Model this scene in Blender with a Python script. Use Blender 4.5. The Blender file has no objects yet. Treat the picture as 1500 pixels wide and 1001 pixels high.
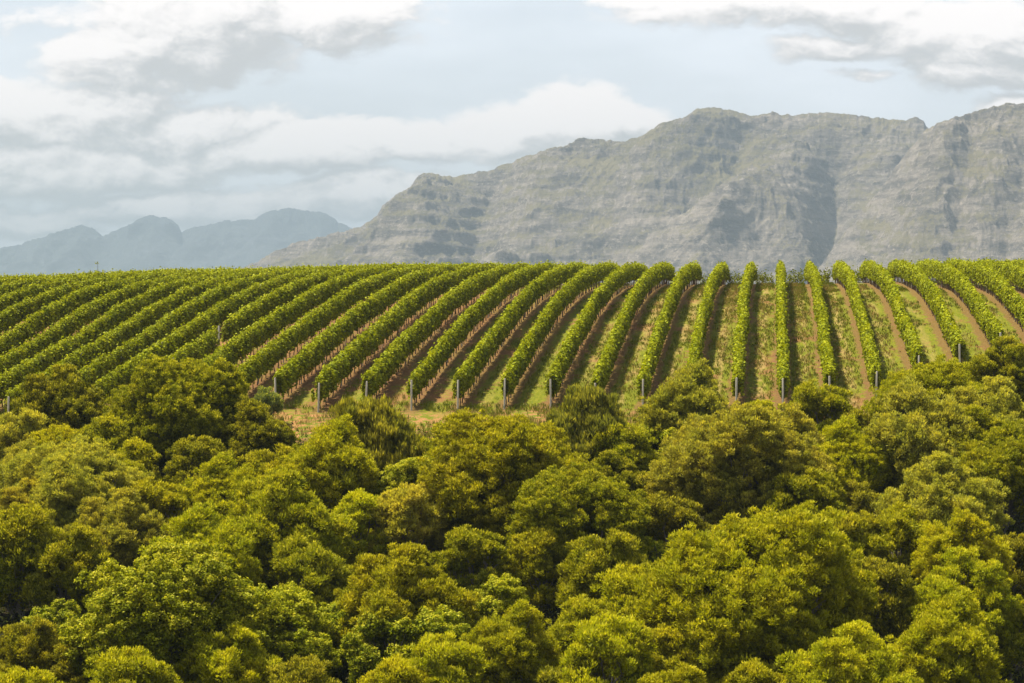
import bpy, math, random
import numpy as np
from mathutils import Vector, Matrix

S = bpy.context.scene
COL = S.collection
R = math.radians

# ------------------------------------------------------------------ camera
F = 3750.0            # focal length in photograph pixels (1500 wide)
VX, HY = 1137.5, 450.0
cam_d = bpy.data.cameras.new("camera")
cam_d.sensor_width = 36.0
cam_d.lens = F / 1500.0 * 36.0
cam_d.clip_start = 1.0
cam_d.clip_end = 60000.0
cam = bpy.data.objects.new("camera", cam_d)
COL.objects.link(cam)
YAW = math.atan((VX - 750.0) / F)
PITCH = -math.atan((500.5 - HY) / F)
cam.rotation_euler = (math.pi / 2 + PITCH, 0, YAW)
S.camera = cam
CM = np.array(cam.rotation_euler.to_matrix())


def ray(px, py):
    d = CM @ np.array([(px - 750.0) / F, (500.5 - py) / F, -1.0])
    return d


def at(px, py, Y):
    d = ray(px, py)
    return d * (Y / d[1])


# ------------------------------------------------------------------ light
SUN_EL, SUN_AZ = R(63), R(-64)        # azimuth measured from +Y towards +X
sun_dir = Vector((math.cos(SUN_EL) * math.sin(SUN_AZ), math.cos(SUN_EL) * math.cos(SUN_AZ), math.sin(SUN_EL)))
ld = bpy.data.lights.new("sun", 'SUN')
ld.energy = 4.7
ld.angle = R(3.0)
ld.color = (1.0, 0.93, 0.75)
sun = bpy.data.objects.new("sun", ld)
sun.rotation_euler = sun_dir.to_track_quat('Z', 'Y').to_euler()
COL.objects.link(sun)

S.view_settings.view_transform = 'Standard'
S.view_settings.look = 'None'
S.view_settings.exposure = 1.5
S.view_settings.gamma = 1.0
S.cycles.volume_bounces = 1
S.cycles.max_bounces = 8
S.cycles.transparent_max_bounces = 8


# ------------------------------------------------------------------ node helpers
class NT:
    def __init__(s, tree):
        s.t = tree

    def n(s, typ, **kw):
        nd = s.t.nodes.new(typ)
        for k, v in kw.items():
            if k == 'ins':
                for i, val in v.items():
                    s.put(nd.inputs[i], val)
            else:
                setattr(nd, k, v)
        return nd

    def put(s, sock, val):
        if isinstance(val, bpy.types.NodeSocket):
            s.t.links.new(val, sock)
        elif isinstance(val, bpy.types.Node):
            s.t.links.new(val.outputs[0], sock)
        else:
            if hasattr(sock.default_value, '__len__') and isinstance(val, (tuple, list)) and len(val) == 3 and len(sock.default_value) == 4:
                val = (*val, 1)
            sock.default_value = val

    def m(s, op, a, b=0.0, c=None, clamp=False):
        nd = s.n('ShaderNodeMath', operation=op, use_clamp=clamp)
        s.put(nd.inputs[0], a)
        s.put(nd.inputs[1], b)
        if c is not None:
            s.put(nd.inputs[2], c)
        return nd.outputs[0]

    def ss(s, v, a, b, lo=0.0, hi=1.0):
        nd = s.n('ShaderNodeMapRange', interpolation_type='SMOOTHSTEP')
        for i, x in enumerate((v, a, b, lo, hi)):
            s.put(nd.inputs[i], x)
        return nd.outputs[0]

    def mix(s, f, a, b, mode='MIX'):
        nd = s.n('ShaderNodeMix', data_type='RGBA', blend_type=mode)
        s.put(nd.inputs[0], f)
        s.put(nd.inputs[6], a)
        s.put(nd.inputs[7], b)
        return nd.outputs[2]

    def noise(s, vec, scale, detail=4, rough=0.55, out=0, dist=0.0):
        nd = s.n('ShaderNodeTexNoise')
        if vec is not None:
            s.put(nd.inputs['Vector'], vec)
        nd.inputs['Scale'].default_value = scale
        nd.inputs['Detail'].default_value = detail
        nd.inputs['Roughness'].default_value = rough
        nd.inputs['Distortion'].default_value = dist
        return nd.outputs[out]

    def vscale(s, vec, sc):
        nd = s.n('ShaderNodeVectorMath', operation='MULTIPLY')
        s.put(nd.inputs[0], vec)
        nd.inputs[1].default_value = sc
        return nd.outputs[0]


def material(name, rough=0.8):
    m = bpy.data.materials.new(name)
    m.use_nodes = True
    t = NT(m.node_tree)
    p = m.node_tree.nodes['Principled BSDF']
    p.inputs['Roughness'].default_value = rough
    p.inputs['Specular IOR Level'].default_value = 0.04
    return m, t, p


# ------------------------------------------------------------------ sky
def px_uv(px, py):
    d = ray(px, py)
    return d[0] / d[1], d[2] / d[1]


def build_world():
    w = bpy.data.worlds.new("World")
    S.world = w
    w.use_nodes = True
    t = NT(w.node_tree)
    bg = w.node_tree.nodes['Background']
    # cloud density field over sky directions
    g = bpy.data.node_groups.new("cloud_density", 'ShaderNodeTree')
    g.interface.new_socket("Vector", in_out='INPUT', socket_type='NodeSocketVector')
    g.interface.new_socket("Value", in_out='OUTPUT', socket_type='NodeSocketFloat')
    q = NT(g)
    gi = q.n('NodeGroupInput')
    go = q.n('NodeGroupOutput')
    warp = q.noise(q.vscale(gi.outputs[0], (1, 1.6, 1)), 14.0, 5, 0.6, out=1)
    wv = q.n('ShaderNodeVectorMath', operation='SUBTRACT')
    q.put(wv.inputs[0], warp)
    wv.inputs[1].default_value = (0.5, 0.5, 0.5)
    wsc = q.vscale(wv.outputs[0], (0.040, 0.024, 0))
    wadd = q.n('ShaderNodeVectorMath', operation='ADD')
    q.put(wadd.inputs[0], gi.outputs[0])
    q.put(wadd.inputs[1], wsc)
    P = wadd.outputs[0]
    blobs = [  # px, py, rx, ry, amount
        (270, 35, 200, 92, 1.35), (490, 15, 165, 58, 1.2), (140, 85, 105, 62, 1.1), (35, 30, 70, 60, .55),
        (60, 170, 240, 62, 1.25), (300, 190, 190, 44, 1.1), (430, 222, 230, 46, 1.2), (620, 215, 130, 36, 1.15), (100, 250, 280, 52, 1.25),
        (838, 180, 95, 66, 1.5), (740, 200, 95, 52, 1.25), (925, 185, 62, 34, 1.0), (540, 288, 210, 40, 1.25), (250, 300, 200, 36, 1.15),
        (40, 325, 130, 34, 1.0), (410, 318, 90, 26, 1.0), (1160, 2, 270, 52, 1.25), (1420, 45, 190, 62, 1.25), (1230, 70, 150, 26, .9), (1478, 165, 62, 34, 1.5),
        (960, -10, 130, 26, 1.0), (1440, 100, 130, 34, 1.0), (1250, 108, 90, 16, .6), (-250, 200, 280, 120, .9), (1800, 120, 260, 100, .9),
    ]
    tot = None
    for (x, y, rx, ry, am) in blobs:
        u, v = px_uv(x, y)
        sb = q.n('ShaderNodeVectorMath', operation='SUBTRACT')
        q.put(sb.inputs[0], P)
        sb.inputs[1].default_value = (u, v, 0)
        sc = q.vscale(sb.outputs[0], (F / rx, F / ry, 0))
        dt = q.n('ShaderNodeVectorMath', operation='DOT_PRODUCT')
        q.put(dt.inputs[0], sc)
        q.put(dt.inputs[1], sc)
        e = q.m('MULTIPLY', q.m('EXPONENT', q.m('MULTIPLY', dt.outputs['Value'], -1.0)), am)
        tot = e if tot is None else q.m('MAXIMUM', tot, e)
    nz = q.noise(q.vscale(P, (1, 1.9, 1)), 26.0, 8, 0.58)
    nz2 = q.noise(q.vscale(P, (1, 1.5, 1)), 75.0, 6, 0.6)
    d = q.m('ADD', tot, q.m('MULTIPLY', q.m('SUBTRACT', nz, 0.5), 1.5))
    d = q.m('ADD', d, q.m('MULTIPLY', q.m('SUBTRACT', nz2, 0.5), 0.6))
    q.put(go.inputs[0], d)

    tc = t.n('ShaderNodeTexCoord')
    sep = t.n('ShaderNodeSeparateXYZ')
    t.put(sep.inputs[0], tc.outputs['Generated'])
    yy = t.m('MAXIMUM', sep.outputs[1], 0.15)
    cx = t.n('ShaderNodeCombineXYZ')
    t.put(cx.inputs[0], t.m('DIVIDE', sep.outputs[0], yy))
    t.put(cx.inputs[1], t.m('DIVIDE', sep.outputs[2], yy))
    uv = cx.outputs[0]

    def dens(off):
        a = t.n('ShaderNodeVectorMath', operation='ADD')
        t.put(a.inputs[0], uv)
        a.inputs[1].default_value = off
        gn = t.n('ShaderNodeGroup')
        gn.node_tree = g
        t.put(gn.inputs[0], a.outputs[0])
        return gn.outputs[0]
    d0 = dens((0, 0, 0))
    d1 = dens((-0.006, 0.0075, 0))
    d2 = dens((-0.007, 0.021, 0))
    d3 = dens((-0.0025, 0.0032, 0))
    cover = t.ss(d0, 0.34, 0.70)
    rel = t.m('ADD', t.m('MULTIPLY', t.m('SUBTRACT', d0, d1), 1.0), t.m('MULTIPLY', t.m('SUBTRACT', d0, d2), 0.8))
    rel = t.m('ADD', rel, t.m('MULTIPLY', t.m('SUBTRACT', d0, d3), 1.5))
    lit = t.ss(t.m('SUBTRACT', rel, t.m('MULTIPLY', t.ss(d0, .4, 1.5), .12)), -0.85, 0.90)
    ccol = t.mix(lit, (0.262, 0.258, 0.256), (0.50, 0.465, 0.45))
    sky = t.n('ShaderNodeTexSky', sky_type='NISHITA', sun_disc=False)
    sky.sun_elevation = SUN_EL
    sky.sun_rotation = SUN_AZ
    sky.altitude = 300
    sky.dust_density = 2.5
    sk = t.mix(1.0, sky.outputs[0], (SKYK, SKYK, SKYK), 'MULTIPLY')
    # thin high veil over the blue, thinning away from the view northwards
    veilf = t.ss(t.noise(t.vscale(uv, (1, 3, 1)), 6.0, 4), 0.3, 0.7, 0.55, 0.78)
    front = t.ss(sep.outputs[1], 0.2, 0.75)
    blue = t.mix(t.m('MULTIPLY', veilf, t.m('ADD', t.m('MULTIPLY', front, 0.35), 0.65)), sk, (0.475, 0.488, 0.52))
    allc = t.mix(t.m('MULTIPLY', cover, t.m('MULTIPLY', front, 0.95)), blue, ccol)
    t.put(bg.inputs[0], allc)
    # the sky texture is physically bright: everything above is written for strength 0.1
    up = t.mix(1.0, allc, (10, 10, 10), 'MULTIPLY')
    up.node.clamp_result = False
    t.put(bg.inputs[0], up)
    bg.inputs[1].default_value = 0.1


SKYK = 0.04
build_world()


# ------------------------------------------------------------------ numpy helpers
def hash2(ix, iy, seed):
    h = (ix * 374761393 + iy * 668265263 + seed * 1442695041) & 0xFFFFFFFF
    h = ((h ^ (h >> 13)) * 1274126177) & 0xFFFFFFFF
    h = h ^ (h >> 16)
    return (h & 0xFFFFFF) / float(0xFFFFFF)


def vnoise(x, y, seed=0):
    x0 = np.floor(x).astype(np.int64)
    y0 = np.floor(y).astype(np.int64)
    fx = x - x0
    fy = y - y0
    fx = fx * fx * (3 - 2 * fx)
    fy = fy * fy * (3 - 2 * fy)
    a = hash2(x0, y0, seed)
    b = hash2(x0 + 1, y0, seed)
    c = hash2(x0, y0 + 1, seed)
    d = hash2(x0 + 1, y0 + 1, seed)
    return (a * (1 - fx) + b * fx) * (1 - fy) + (c * (1 - fx) + d * fx) * fy


def fbm(x, y, octs=4, seed=0, gain=0.5):
    s = 0
    a = 1.0
    tot = 0
    for i in range(octs):
        s = s + a * vnoise(x * 2 ** i + 17.3 * i, y * 2 ** i - 9.1 * i, seed + i)
        tot += a
        a *= gain
    return s / tot


def ridged(x, y, octs=5, seed=0, gain=0.5):
    s = 0
    a = 1.0
    tot = 0
    for i in range(octs):
        n = 1 - np.abs(2 * vnoise(x * 2 ** i + 5.7 * i, y * 2 ** i + 3.1 * i, seed + i) - 1)
        s = s + a * n * n
        tot += a
        a *= gain
    return s / tot


def sstep(x, a, b):
    t = np.clip((x - a) / (b - a), 0, 1)
    return t * t * (3 - 2 * t)


def raw_mesh(name, verts, faces, mats=(), smooth=False, attr=None):
    """verts (N,3), faces (M,k) with constant k."""
    me = bpy.data.meshes.new(name)
    verts = np.ascontiguousarray(verts, dtype=np.float32)
    faces = np.ascontiguousarray(faces, dtype=np.int32)
    M, k = faces.shape
    me.vertices.add(len(verts))
    me.vertices.foreach_set("co", verts.ravel())
    me.loops.add(M * k)
    me.loops.foreach_set("vertex_index", faces.ravel())
    me.polygons.add(M)
    me.polygons.foreach_set("loop_start", np.arange(0, M * k, k, dtype=np.int32))
    if smooth:
        me.polygons.foreach_set("use_smooth", np.ones(M, dtype=bool))
    if attr is not None:
        a = me.attributes.new("lv", 'FLOAT', 'FACE')
        a.data.foreach_set("value", np.ascontiguousarray(attr, dtype=np.float32))
    for m in mats:
        me.materials.append(m)
    me.update(calc_edges=True)
    return me


def grid_mesh(name, X, Y, Z, mats, smooth=True):
    ny, nx = X.shape
    v = np.stack([X, Y, Z], -1).reshape(-1, 3)
    i = np.arange(ny * nx).reshape(ny, nx)
    f = np.stack([i[:-1, :-1], i[:-1, 1:], i[1:, 1:], i[1:, :-1]], -1).reshape(-1, 4)
    return raw_mesh(name, v, f, mats, smooth)


def link(name, me, parent=None, loc=None, label=None, cat=None, group=None, kind=None):
    o = bpy.data.objects.new(name, me)
    COL.objects.link(o)
    if parent is not None:
        o.parent = parent
    if loc is not None:
        o.location = loc
    for k, v in (('label', label), ('category', cat), ('group', group), ('kind', kind)):
        if v:
            o[k] = v
    return o


def norm(a):
    return a / np.maximum(np.linalg.norm(a, axis=-1, keepdims=True), 1e-9)


def leaves(C, A, N, L, W):
    """diamond leaves: centre C, long axis A, normal hint N, length L, width W."""
    A = norm(A)
    Sd = norm(np.cross(A, N))
    L = np.asarray(L)[:, None]
    W = np.asarray(W)[:, None]
    up = norm(np.cross(Sd, A))
    p0 = C - A * L * 0.5
    p1 = C + Sd * W * 0.5 + up * W * 0.12
    p2 = C + A * L * 0.5
    p3 = C - Sd * W * 0.5 + up * W * 0.12
    v = np.stack([p0, p1, p2, p3], 1).reshape(-1, 3)
    f = np.arange(len(v)).reshape(-1, 4)
    return v, f


def tubes(paths, sides=6):
    """paths: list of (points list, radii list) -> verts, quads"""
    V, Fc = [], []
    base = 0
    for pts, rad in paths:
        pts = np.array(pts, float)
        n = len(pts)
        d = np.gradient(pts, axis=0)
        d = norm(d)
        ref = np.array([0.31, 0.77, 0.2])
        a = norm(np.cross(d, ref))
        b = np.cross(d, a)
        ang = np.linspace(0, 2 * math.pi, sides, endpoint=False)
        ring = pts[:, None] + (a[:, None] * np.cos(ang)[None, :, None] + b[:, None] * np.sin(ang)[None, :, None]) * np.array(rad)[:, None, None]
        V.append(ring.reshape(-1, 3))
        idx = base + np.arange(n * sides).reshape(n, sides)
        nx = np.roll(idx, -1, axis=1)
        Fc.append(np.stack([idx[:-1], nx[:-1], nx[1:], idx[1:]], -1).reshape(-1, 4))
        base += n * sides
    return np.concatenate(V), np.concatenate(Fc)


# ------------------------------------------------------------------ terrain
_KY = [-400, -50, 0, 30, 60, 70, 80, 90, 100, 110, 120, 130, 137, 145, 153, 163, 173, 185, 196, 207, 218, 228, 238, 250, 270, 300, 400, 700, 1500, 60000]
_KZ = [-10, -11, -13, -16.6, -17.4, -16.8, -15.5, -13.9, -12.2, -10.4, -8.55, -6.85, -5.62, -4.40, -3.35, -2.05, -.88, .30, 1.0, 1.5, 1.85, 2.0, 1.95, 1.5, .3, -3, -15, -40, -62, -62]
_fy = np.arange(-400, 1600, 1.0)
_fz = np.interp(_fy, _KY, _KZ)
for _ in range(3):
    _pad = np.pad(_fz, 3, mode='edge')
    _fz = np.convolve(_pad, np.ones(7) / 7, mode='valid')


def ground_z(X, Y):
    X = np.asarray(X, float)
    Y = np.asarray(Y, float)
    z = np.interp(Y, _fy, _fz)
    t = np.clip((-31 - X) / 15, 0, 1.15)
    loc = sstep(Y, 90, 135) * (1 - sstep(Y, 300, 600))
    z = z - 1.3 * t * t * (3.45 - 2 * t) / 1.32 * loc * np.interp(Y, [150, 160, 172, 185, 230], [1, .9, .42, .25, .25])
    z = z - .85 * sstep(-X, 50, 68) * sstep(Y, 185, 225) * loc
    z = z + 0.55 * sstep(X, 0, 14) * loc * (1 - .6 * sstep(Y, 170, 215))
    z = z + (fbm(X / 3.1, Y / 6.0, 3, 5) - .5) * .16
    return z


ROW = 2.5
ROWX0 = 0.35


def soil_material():
    m, t, p = material("vineyard_soil_and_grass", 0.95)
    tc = t.n('ShaderNodeTexCoord')
    sep = t.n('ShaderNodeSeparateXYZ')
    t.put(sep.inputs[0], tc.outputs['Object'])
    X, Y = sep.outputs[0], sep.outputs[1]
    ob = tc.outputs['Object']
    # distance from the nearest vine row
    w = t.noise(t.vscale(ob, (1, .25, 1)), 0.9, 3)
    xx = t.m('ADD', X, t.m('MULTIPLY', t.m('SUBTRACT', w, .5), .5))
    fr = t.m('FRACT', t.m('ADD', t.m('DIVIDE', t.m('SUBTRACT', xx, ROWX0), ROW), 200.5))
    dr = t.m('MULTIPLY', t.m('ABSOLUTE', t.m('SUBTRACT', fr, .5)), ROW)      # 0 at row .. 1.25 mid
    n1 = t.noise(t.vscale(ob, (1, .35, 1)), 0.55, 5)
    n2 = t.noise(ob, 2.3, 6, .65)
    n3 = t.noise(t.vscale(ob, (3.0, .6, 1)), 2.2, 5, .7)
    n4 = t.noise(ob, 9.0, 5, .7)
    soil = t.mix(t.ss(n2, .3, .7), (0.135, 0.070, 0.026), (0.215, 0.115, 0.042))
    soil = t.mix(t.ss(n4, .45, .75, 0, .5), soil, (0.14, 0.065, 0.035))
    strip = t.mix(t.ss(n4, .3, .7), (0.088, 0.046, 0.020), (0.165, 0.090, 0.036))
    grass = t.mix(t.ss(n3, .35, .65), (0.082, 0.100, 0.006), (0.140, 0.138, 0.012))
    straw = t.mix(t.ss(n3, .3, .7), (0.20, 0.14, 0.048), (0.25, 0.18, 0.062))
    # bare ground on the left, grass in the middle, mixed on the right
    bare = t.m('ADD', t.ss(X, -14, -24, 0.0, .07), t.ss(X, 1.0, 8.0, 0.0, -.03))
    gsel = t.ss(t.m('SUBTRACT', t.m('ADD', t.m('MULTIPLY', n1, .6), t.m('MULTIPLY', n2, .4)), bare), .40, .50)
    base = t.mix(gsel, soil, grass)
    # straw-coloured dry grass down the middle of the lanes
    mid = t.ss(dr, .75, 1.15)
    sn = t.noise(t.vscale(ob, (1.2, .16, 1)), 1.4, 4, .6)
    cen = t.m('SUBTRACT', 1.0, t.ss(t.m('ABSOLUTE', t.m('ADD', X, .8)), 3.0, 14.0, 0, .75))
    base = t.mix(t.m('MULTIPLY', t.m('MULTIPLY', mid, t.ss(sn, .42, .58)), t.m('MULTIPLY', cen, .85)), base, straw)
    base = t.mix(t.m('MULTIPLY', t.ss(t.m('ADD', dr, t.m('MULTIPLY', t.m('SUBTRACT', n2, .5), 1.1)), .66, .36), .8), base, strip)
    # below the last vines: trodden orange earth and pale grass, then litter under the trees, their shade put into its dark colour
    low = t.m('ADD', Y, t.m('MULTIPLY', t.m('SUBTRACT', n1, .5), 5.0))
    track = t.mix(t.ss(n2, .46, .56), (0.24, 0.125, 0.048), (0.095, 0.11, 0.008))
    base = t.mix(t.ss(low, 138.0, 135.5), base, track)
    shaded_litter = t.mix(t.ss(n2, .4, .6), (0.020, 0.014, 0.007), (0.03, 0.03, 0.009))
    base = t.mix(t.ss(low, 131.0, 128.0), base, shaded_litter)
    far = t.mix(t.ss(t.noise(ob, .004, 4), .4, .6), (0.13, 0.15, 0.05), (0.24, 0.20, 0.09))
    base = t.mix(t.ss(Y, 262.0, 300.0), base, far)
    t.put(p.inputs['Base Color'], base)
    bp = t.n('ShaderNodeBump')
    bp.inputs['Strength'].default_value = 0.6
    bp.inputs['Distance'].default_value = 0.12
    t.put(bp.inputs['Height'], t.m('ADD', n4, n2))
    t.put(p.inputs['Normal'], bp.outputs[0])
    return m


def build_ground():
    xs = np.concatenate([-np.geomspace(30000, 105, 40), np.arange(-100, 60.1, .6), np.geomspace(64, 30000, 42)])
    ys = np.concatenate([[-30000, -8000, -3000, -1000, -400, -200, -100], np.arange(-60, 60, 6), np.arange(60, 128, 1.5), np.arange(128, 262, .6), np.geomspace(263, 60000, 70)])
    X, Y = np.meshgrid(xs, ys)
    Z = ground_z(X, Y)
    # keep far-off ground flat and clear of the bumps
    m = soil_material()
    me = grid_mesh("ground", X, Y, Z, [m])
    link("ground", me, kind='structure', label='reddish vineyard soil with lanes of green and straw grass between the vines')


build_ground()


# ------------------------------------------------------------------ mountains
def mountain_material(name, veg_lo, veg_hi, rock_lo, rock_hi, k=1.0):
    m, t, p = material(name, 0.95)
    tc = t.n('ShaderNodeTexCoord')
    ob = tc.outputs['Object']
    geo = t.n('ShaderNodeNewGeometry')
    sn = t.n('ShaderNodeSeparateXYZ')
    t.put(sn.inputs[0], geo.outputs['True Normal'])
    big = t.noise(ob, .0022 * k, 5, .6)
    med = t.noise(t.vscale(ob, (1, .4, 2.4)), .012 * k, 6, .65)
    fine = t.noise(t.vscale(ob, (1, .5, 1.4)), .09 * k, 7, .75)
    strata = t.noise(t.vscale(ob, (.30, .12, 1.6)), .030 * k, 6, .72)
    streak = t.noise(t.vscale(ob, (2.2, .5, .3)), .03 * k, 5, .7)
    rock = t.mix(t.ss(strata, .38, .62), rock_lo, rock_hi)
    rock = t.mix(t.ss(streak, .5, .75, 0, .3), rock, tuple(c * .55 for c in rock_lo))
    rock = t.mix(t.ss(fine, .52, .64, 0, .65), rock, tuple(min(1, c * 1.5) for c in rock_hi))
    veg = t.mix(t.ss(med, .35, .65), veg_lo, veg_hi)
    f = t.m('ADD', t.m('MULTIPLY', sn.outputs[2], 1.0), t.m('MULTIPLY', t.m('SUBTRACT', med, .5), 1.3))
    f = t.m('ADD', f, t.m('MULTIPLY', t.m('SUBTRACT', big, .5), 1.0))
    col = t.mix(t.ss(f, .70, 1.0), rock, veg)
    t.put(p.inputs['Base Color'], col)
    bp = t.n('ShaderNodeBump')
    bp.inputs['Strength'].default_value = 0.9
    bp.inputs['Distance'].default_value = 9.0 / k
    t.put(bp.inputs['Height'], t.m('ADD', t.m('ADD', fine, strata), t.m('MULTIPLY', streak, .8)))
    t.put(p.inputs['Normal'], bp.outputs[0])
    return m


def massif(name, sil, Yf, Yc, Yb, mat, lines, label, pxr, nx=1100, ny=420, seed=3, scale=1.0, cliff=1.0, foot_z=-70):
    """sil: skyline of the range as (px, py) of the photograph, lifted to its own distance Yc."""
    px = np.linspace(pxr[0], pxr[1], nx)
    sx, sy = np.array(sil, float).T
    a = np.array([ray(p, 400)[0] / ray(p, 400)[1] for p in px])
    py = np.interp(px, sx, sy)
    py = py + (fbm(px / 11.0, px * 0, 4, seed) - .5) * 6.0 + (vnoise(px / 3.0, px * 0, seed + 9) - .5) * 2.0
    zc = np.array([at(p, y, Yc)[2] for p, y in zip(px, py)])
    kw = 61
    zs = np.convolve(np.pad(zc, kw // 2, mode='edge'), np.ones(kw) / kw, mode='valid')
    s = np.concatenate([np.linspace(0, 1, int(ny * .8)), np.linspace(1, 2, ny - int(ny * .8) + 1)[1:]])
    PX, SS = np.meshgrid(px, s)
    A = np.broadcast_to(a, PX.shape)
    ZT = np.broadcast_to(zc, PX.shape)
    ZC = np.broadcast_to(zs, PX.shape)
    front = np.clip(SS, 0, 1)
    Y = np.where(SS <= 1, Yf + (Yc - Yf) * front, Yc + (Yb - Yc) * (SS - 1))
    X = A * Y
    # profile: gentle talus, steep middle, rounded shoulder
    w = (fbm(X / (420 * scale), Y / (500 * scale), 4, seed + 20) - .5)
    e = 4 * front * (1 - front)
    e2 = sstep(front, 0, .12) * (1 - sstep(front, .93, 1.0))
    q = np.clip(front + w * .22 * e, 0, 1)
    g = .62 * q + .38 * sstep(q, .15, .95)
    H = foot_z + (ZC - foot_z) * g
    amp = (ZC - foot_z)
    # traced ridges (+) and ravines (-)
    for (pts, width, k) in lines:
        lx, ls = np.array(pts, float).T
        o = np.argsort(ls)
        cx = np.interp(front, ls[o], lx[o])
        inside = sstep(front, ls.min() - .08, ls.min() + .05) * (1 - sstep(front, ls.max() - .05, ls.max() + .08))
        dd = (PX - cx + (fbm(X / 160, Y / 160, 3, seed + 40) - .5) * 30) / width
        H = H + k * amp * np.exp(-np.abs(dd) ** 1.5) * inside * e2
    # spurs and gullies running down the face
    wx = X - .5 * Y + (fbm(X / (400 * scale), Y / (400 * scale), 4, seed + 60) - .5) * 420 * scale
    r1 = ridged(wx / (430 * scale), Y / (1100 * scale), 3, seed + 70) - .5
    r2 = ridged((wx * .5 + X * .5) / (105 * scale), Y / (420 * scale), 5, seed + 80) - .5
    r3 = fbm(X / (38 * scale), Y / (60 * scale), 5, seed + 90, .6) - .5
    H = H + (r1 * 70 + (r2 * 42 + r3 * 30) * (.35 + .65 * sstep(front, .12, .45))) * scale * e2 * (0.4 + .6 * np.clip(amp / 300, 0, 1))
    # rock bands
    per = 26.0 * scale
    tt = (H + (fbm(X / 500, Y / 500, 3, seed + 99) - .5) * 60) / per
    fr = tt - np.floor(tt)
    stepd = (sstep(fr, .55, .95) - fr) * per
    band = sstep(front, .28, .45) * (1 - sstep(front, .80, .95)) * np.clip(fbm(X / 300, Y / 300, 3, seed + 120) * 2.2 - .5, 0, 1)
    H = H + stepd * band * .34 * cliff
    # the skyline itself must stay the highest thing seen
    back = np.clip(SS - 1, 0, 1)
    H = H + (ZT - ZC) * sstep(front, .80, 1.0)
    ZC = ZT
    H = np.where(SS > 1, ZC - (ZC - foot_z) * sstep(back, 0, 1.05) * .98, H)
    lim = ZC / Yc * Y * (1 - .02 * (1 - front)) + 1e3 * (front < .75)
    H = np.where((SS < 1) & (ZC > 20), np.minimum(H, np.maximum(lim, foot_z)), H)
    me = grid_mesh(name, X, Y, H, [mat], smooth=False)
    return link(name, me, kind='structure', label=label)


def build_mountains():
    mat = mountain_material("mountain_rock", (0.085, 0.075, 0.042), (0.135, 0.115, 0.068), (0.075, 0.066, 0.060), (0.195, 0.167, 0.145))
    main = [(200, 452), (330, 402), (365, 388), (400, 371), (440, 353), (500, 340), (530, 331), (553, 316), (560, 301), (580, 286), (604, 272), (612, 258), (628, 251),
            (650, 258), (668, 259), (700, 252), (716, 250), (735, 242), (780, 226), (830, 212), (848, 204), (880, 204), (915, 207), (940, 200),
            (965, 183), (1000, 171), (1020, 161), (1050, 158), (1080, 163), (1105, 171), (1130, 165), (1165, 169), (1200, 166), (1250, 168),
            (1290, 173), (1325, 177), (1340, 171), (1352, 179), (1362, 192), (1400, 215), (1460, 250), (1700, 330)]
    lines = [([(716, 1.0), (700, .75), (672, .5), (650, .25), (640, .0)], 34, -.17),
             ([(800, .95), (775, .6), (735, .35), (690, .1)], 40, .10),
             ([(620, .95), (600, .6), (560, .3), (520, .1)], 55, .08),
             ([(1190, .8), (1110, .6), (1040, .4), (985, .15)], 48, .13),
             ([(905, .7), (900, .45), (880, .2)], 45, -.10),
             ([(960, .9), (930, .6), (915, .3)], 50, .06),
             ([(1225, .85), (1218, .6), (1212, .4), (1200, .15)], 34, -.20),
             ([(1110, .95), (1060, .75), (1000, .6)], 40, -.07)]
    massif("mountain", main, 3300, 4800, 5900, mat, lines,
           'broad grey rocky mountain with banded cliffs rising behind the vineyard crest', (200, 1640), seed=3)
    right = [(1120, 462), (1180, 420), (1215, 372), (1250, 322), (1290, 275), (1330, 222), (1358, 188), (1372, 180), (1400, 172), (1440, 161), (1460, 155), (1480, 151), (1500, 152),
             (1540, 147), (1600, 152), (1700, 150), (1900, 170), (2100, 200)]
    lines2 = [([(1440, .95), (1400, .6), (1370, .3)], 40, -.09), ([(1500, .8), (1480, .5), (1470, .2)], 34, -.10),
              ([(1400, .85), (1340, .55), (1290, .25)], 36, .08), ([(1600, .8), (1560, .4)], 40, -.08)]
    massif("mountain", right, 2900, 4100, 4750, mat, lines2,
           'nearer grey rocky flank of the mountain entering at the right edge', (1120, 2100), nx=800, ny=360, seed=31)
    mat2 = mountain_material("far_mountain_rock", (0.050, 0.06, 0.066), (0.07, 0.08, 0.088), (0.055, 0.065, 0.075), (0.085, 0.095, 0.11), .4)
    far = [(-500, 400), (-250, 385), (-60, 385), (0, 366), (30, 357), (60, 348), (95, 336), (120, 331), (138, 336), (150, 346), (165, 341), (190, 329), (205, 320), (225, 315), (248, 320),
           (262, 330), (265, 341), (285, 333), (320, 325), (368, 322), (385, 314), (400, 308), (425, 305), (450, 309), (468, 310), (485, 316), (497, 326), (515, 334), (560, 345), (640, 352), (800, 360), (1000, 380)]
    l3 = [([(262, .95), (250, .6), (235, .3)], 20, -.12), ([(120, .9), (105, .4)], 30, .06), ([(400, .9), (380, .5)], 30, .07), ([(150, .9), (150, .4)], 20, -.1)]
    massif("mountain", far, 9000, 11500, 13500, mat2, l3,
           'blue hazy distant mountain range low on the left horizon', (-500, 1000), nx=700, ny=200, seed=77, scale=2.2, cliff=.3)


build_mountains()


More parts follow.
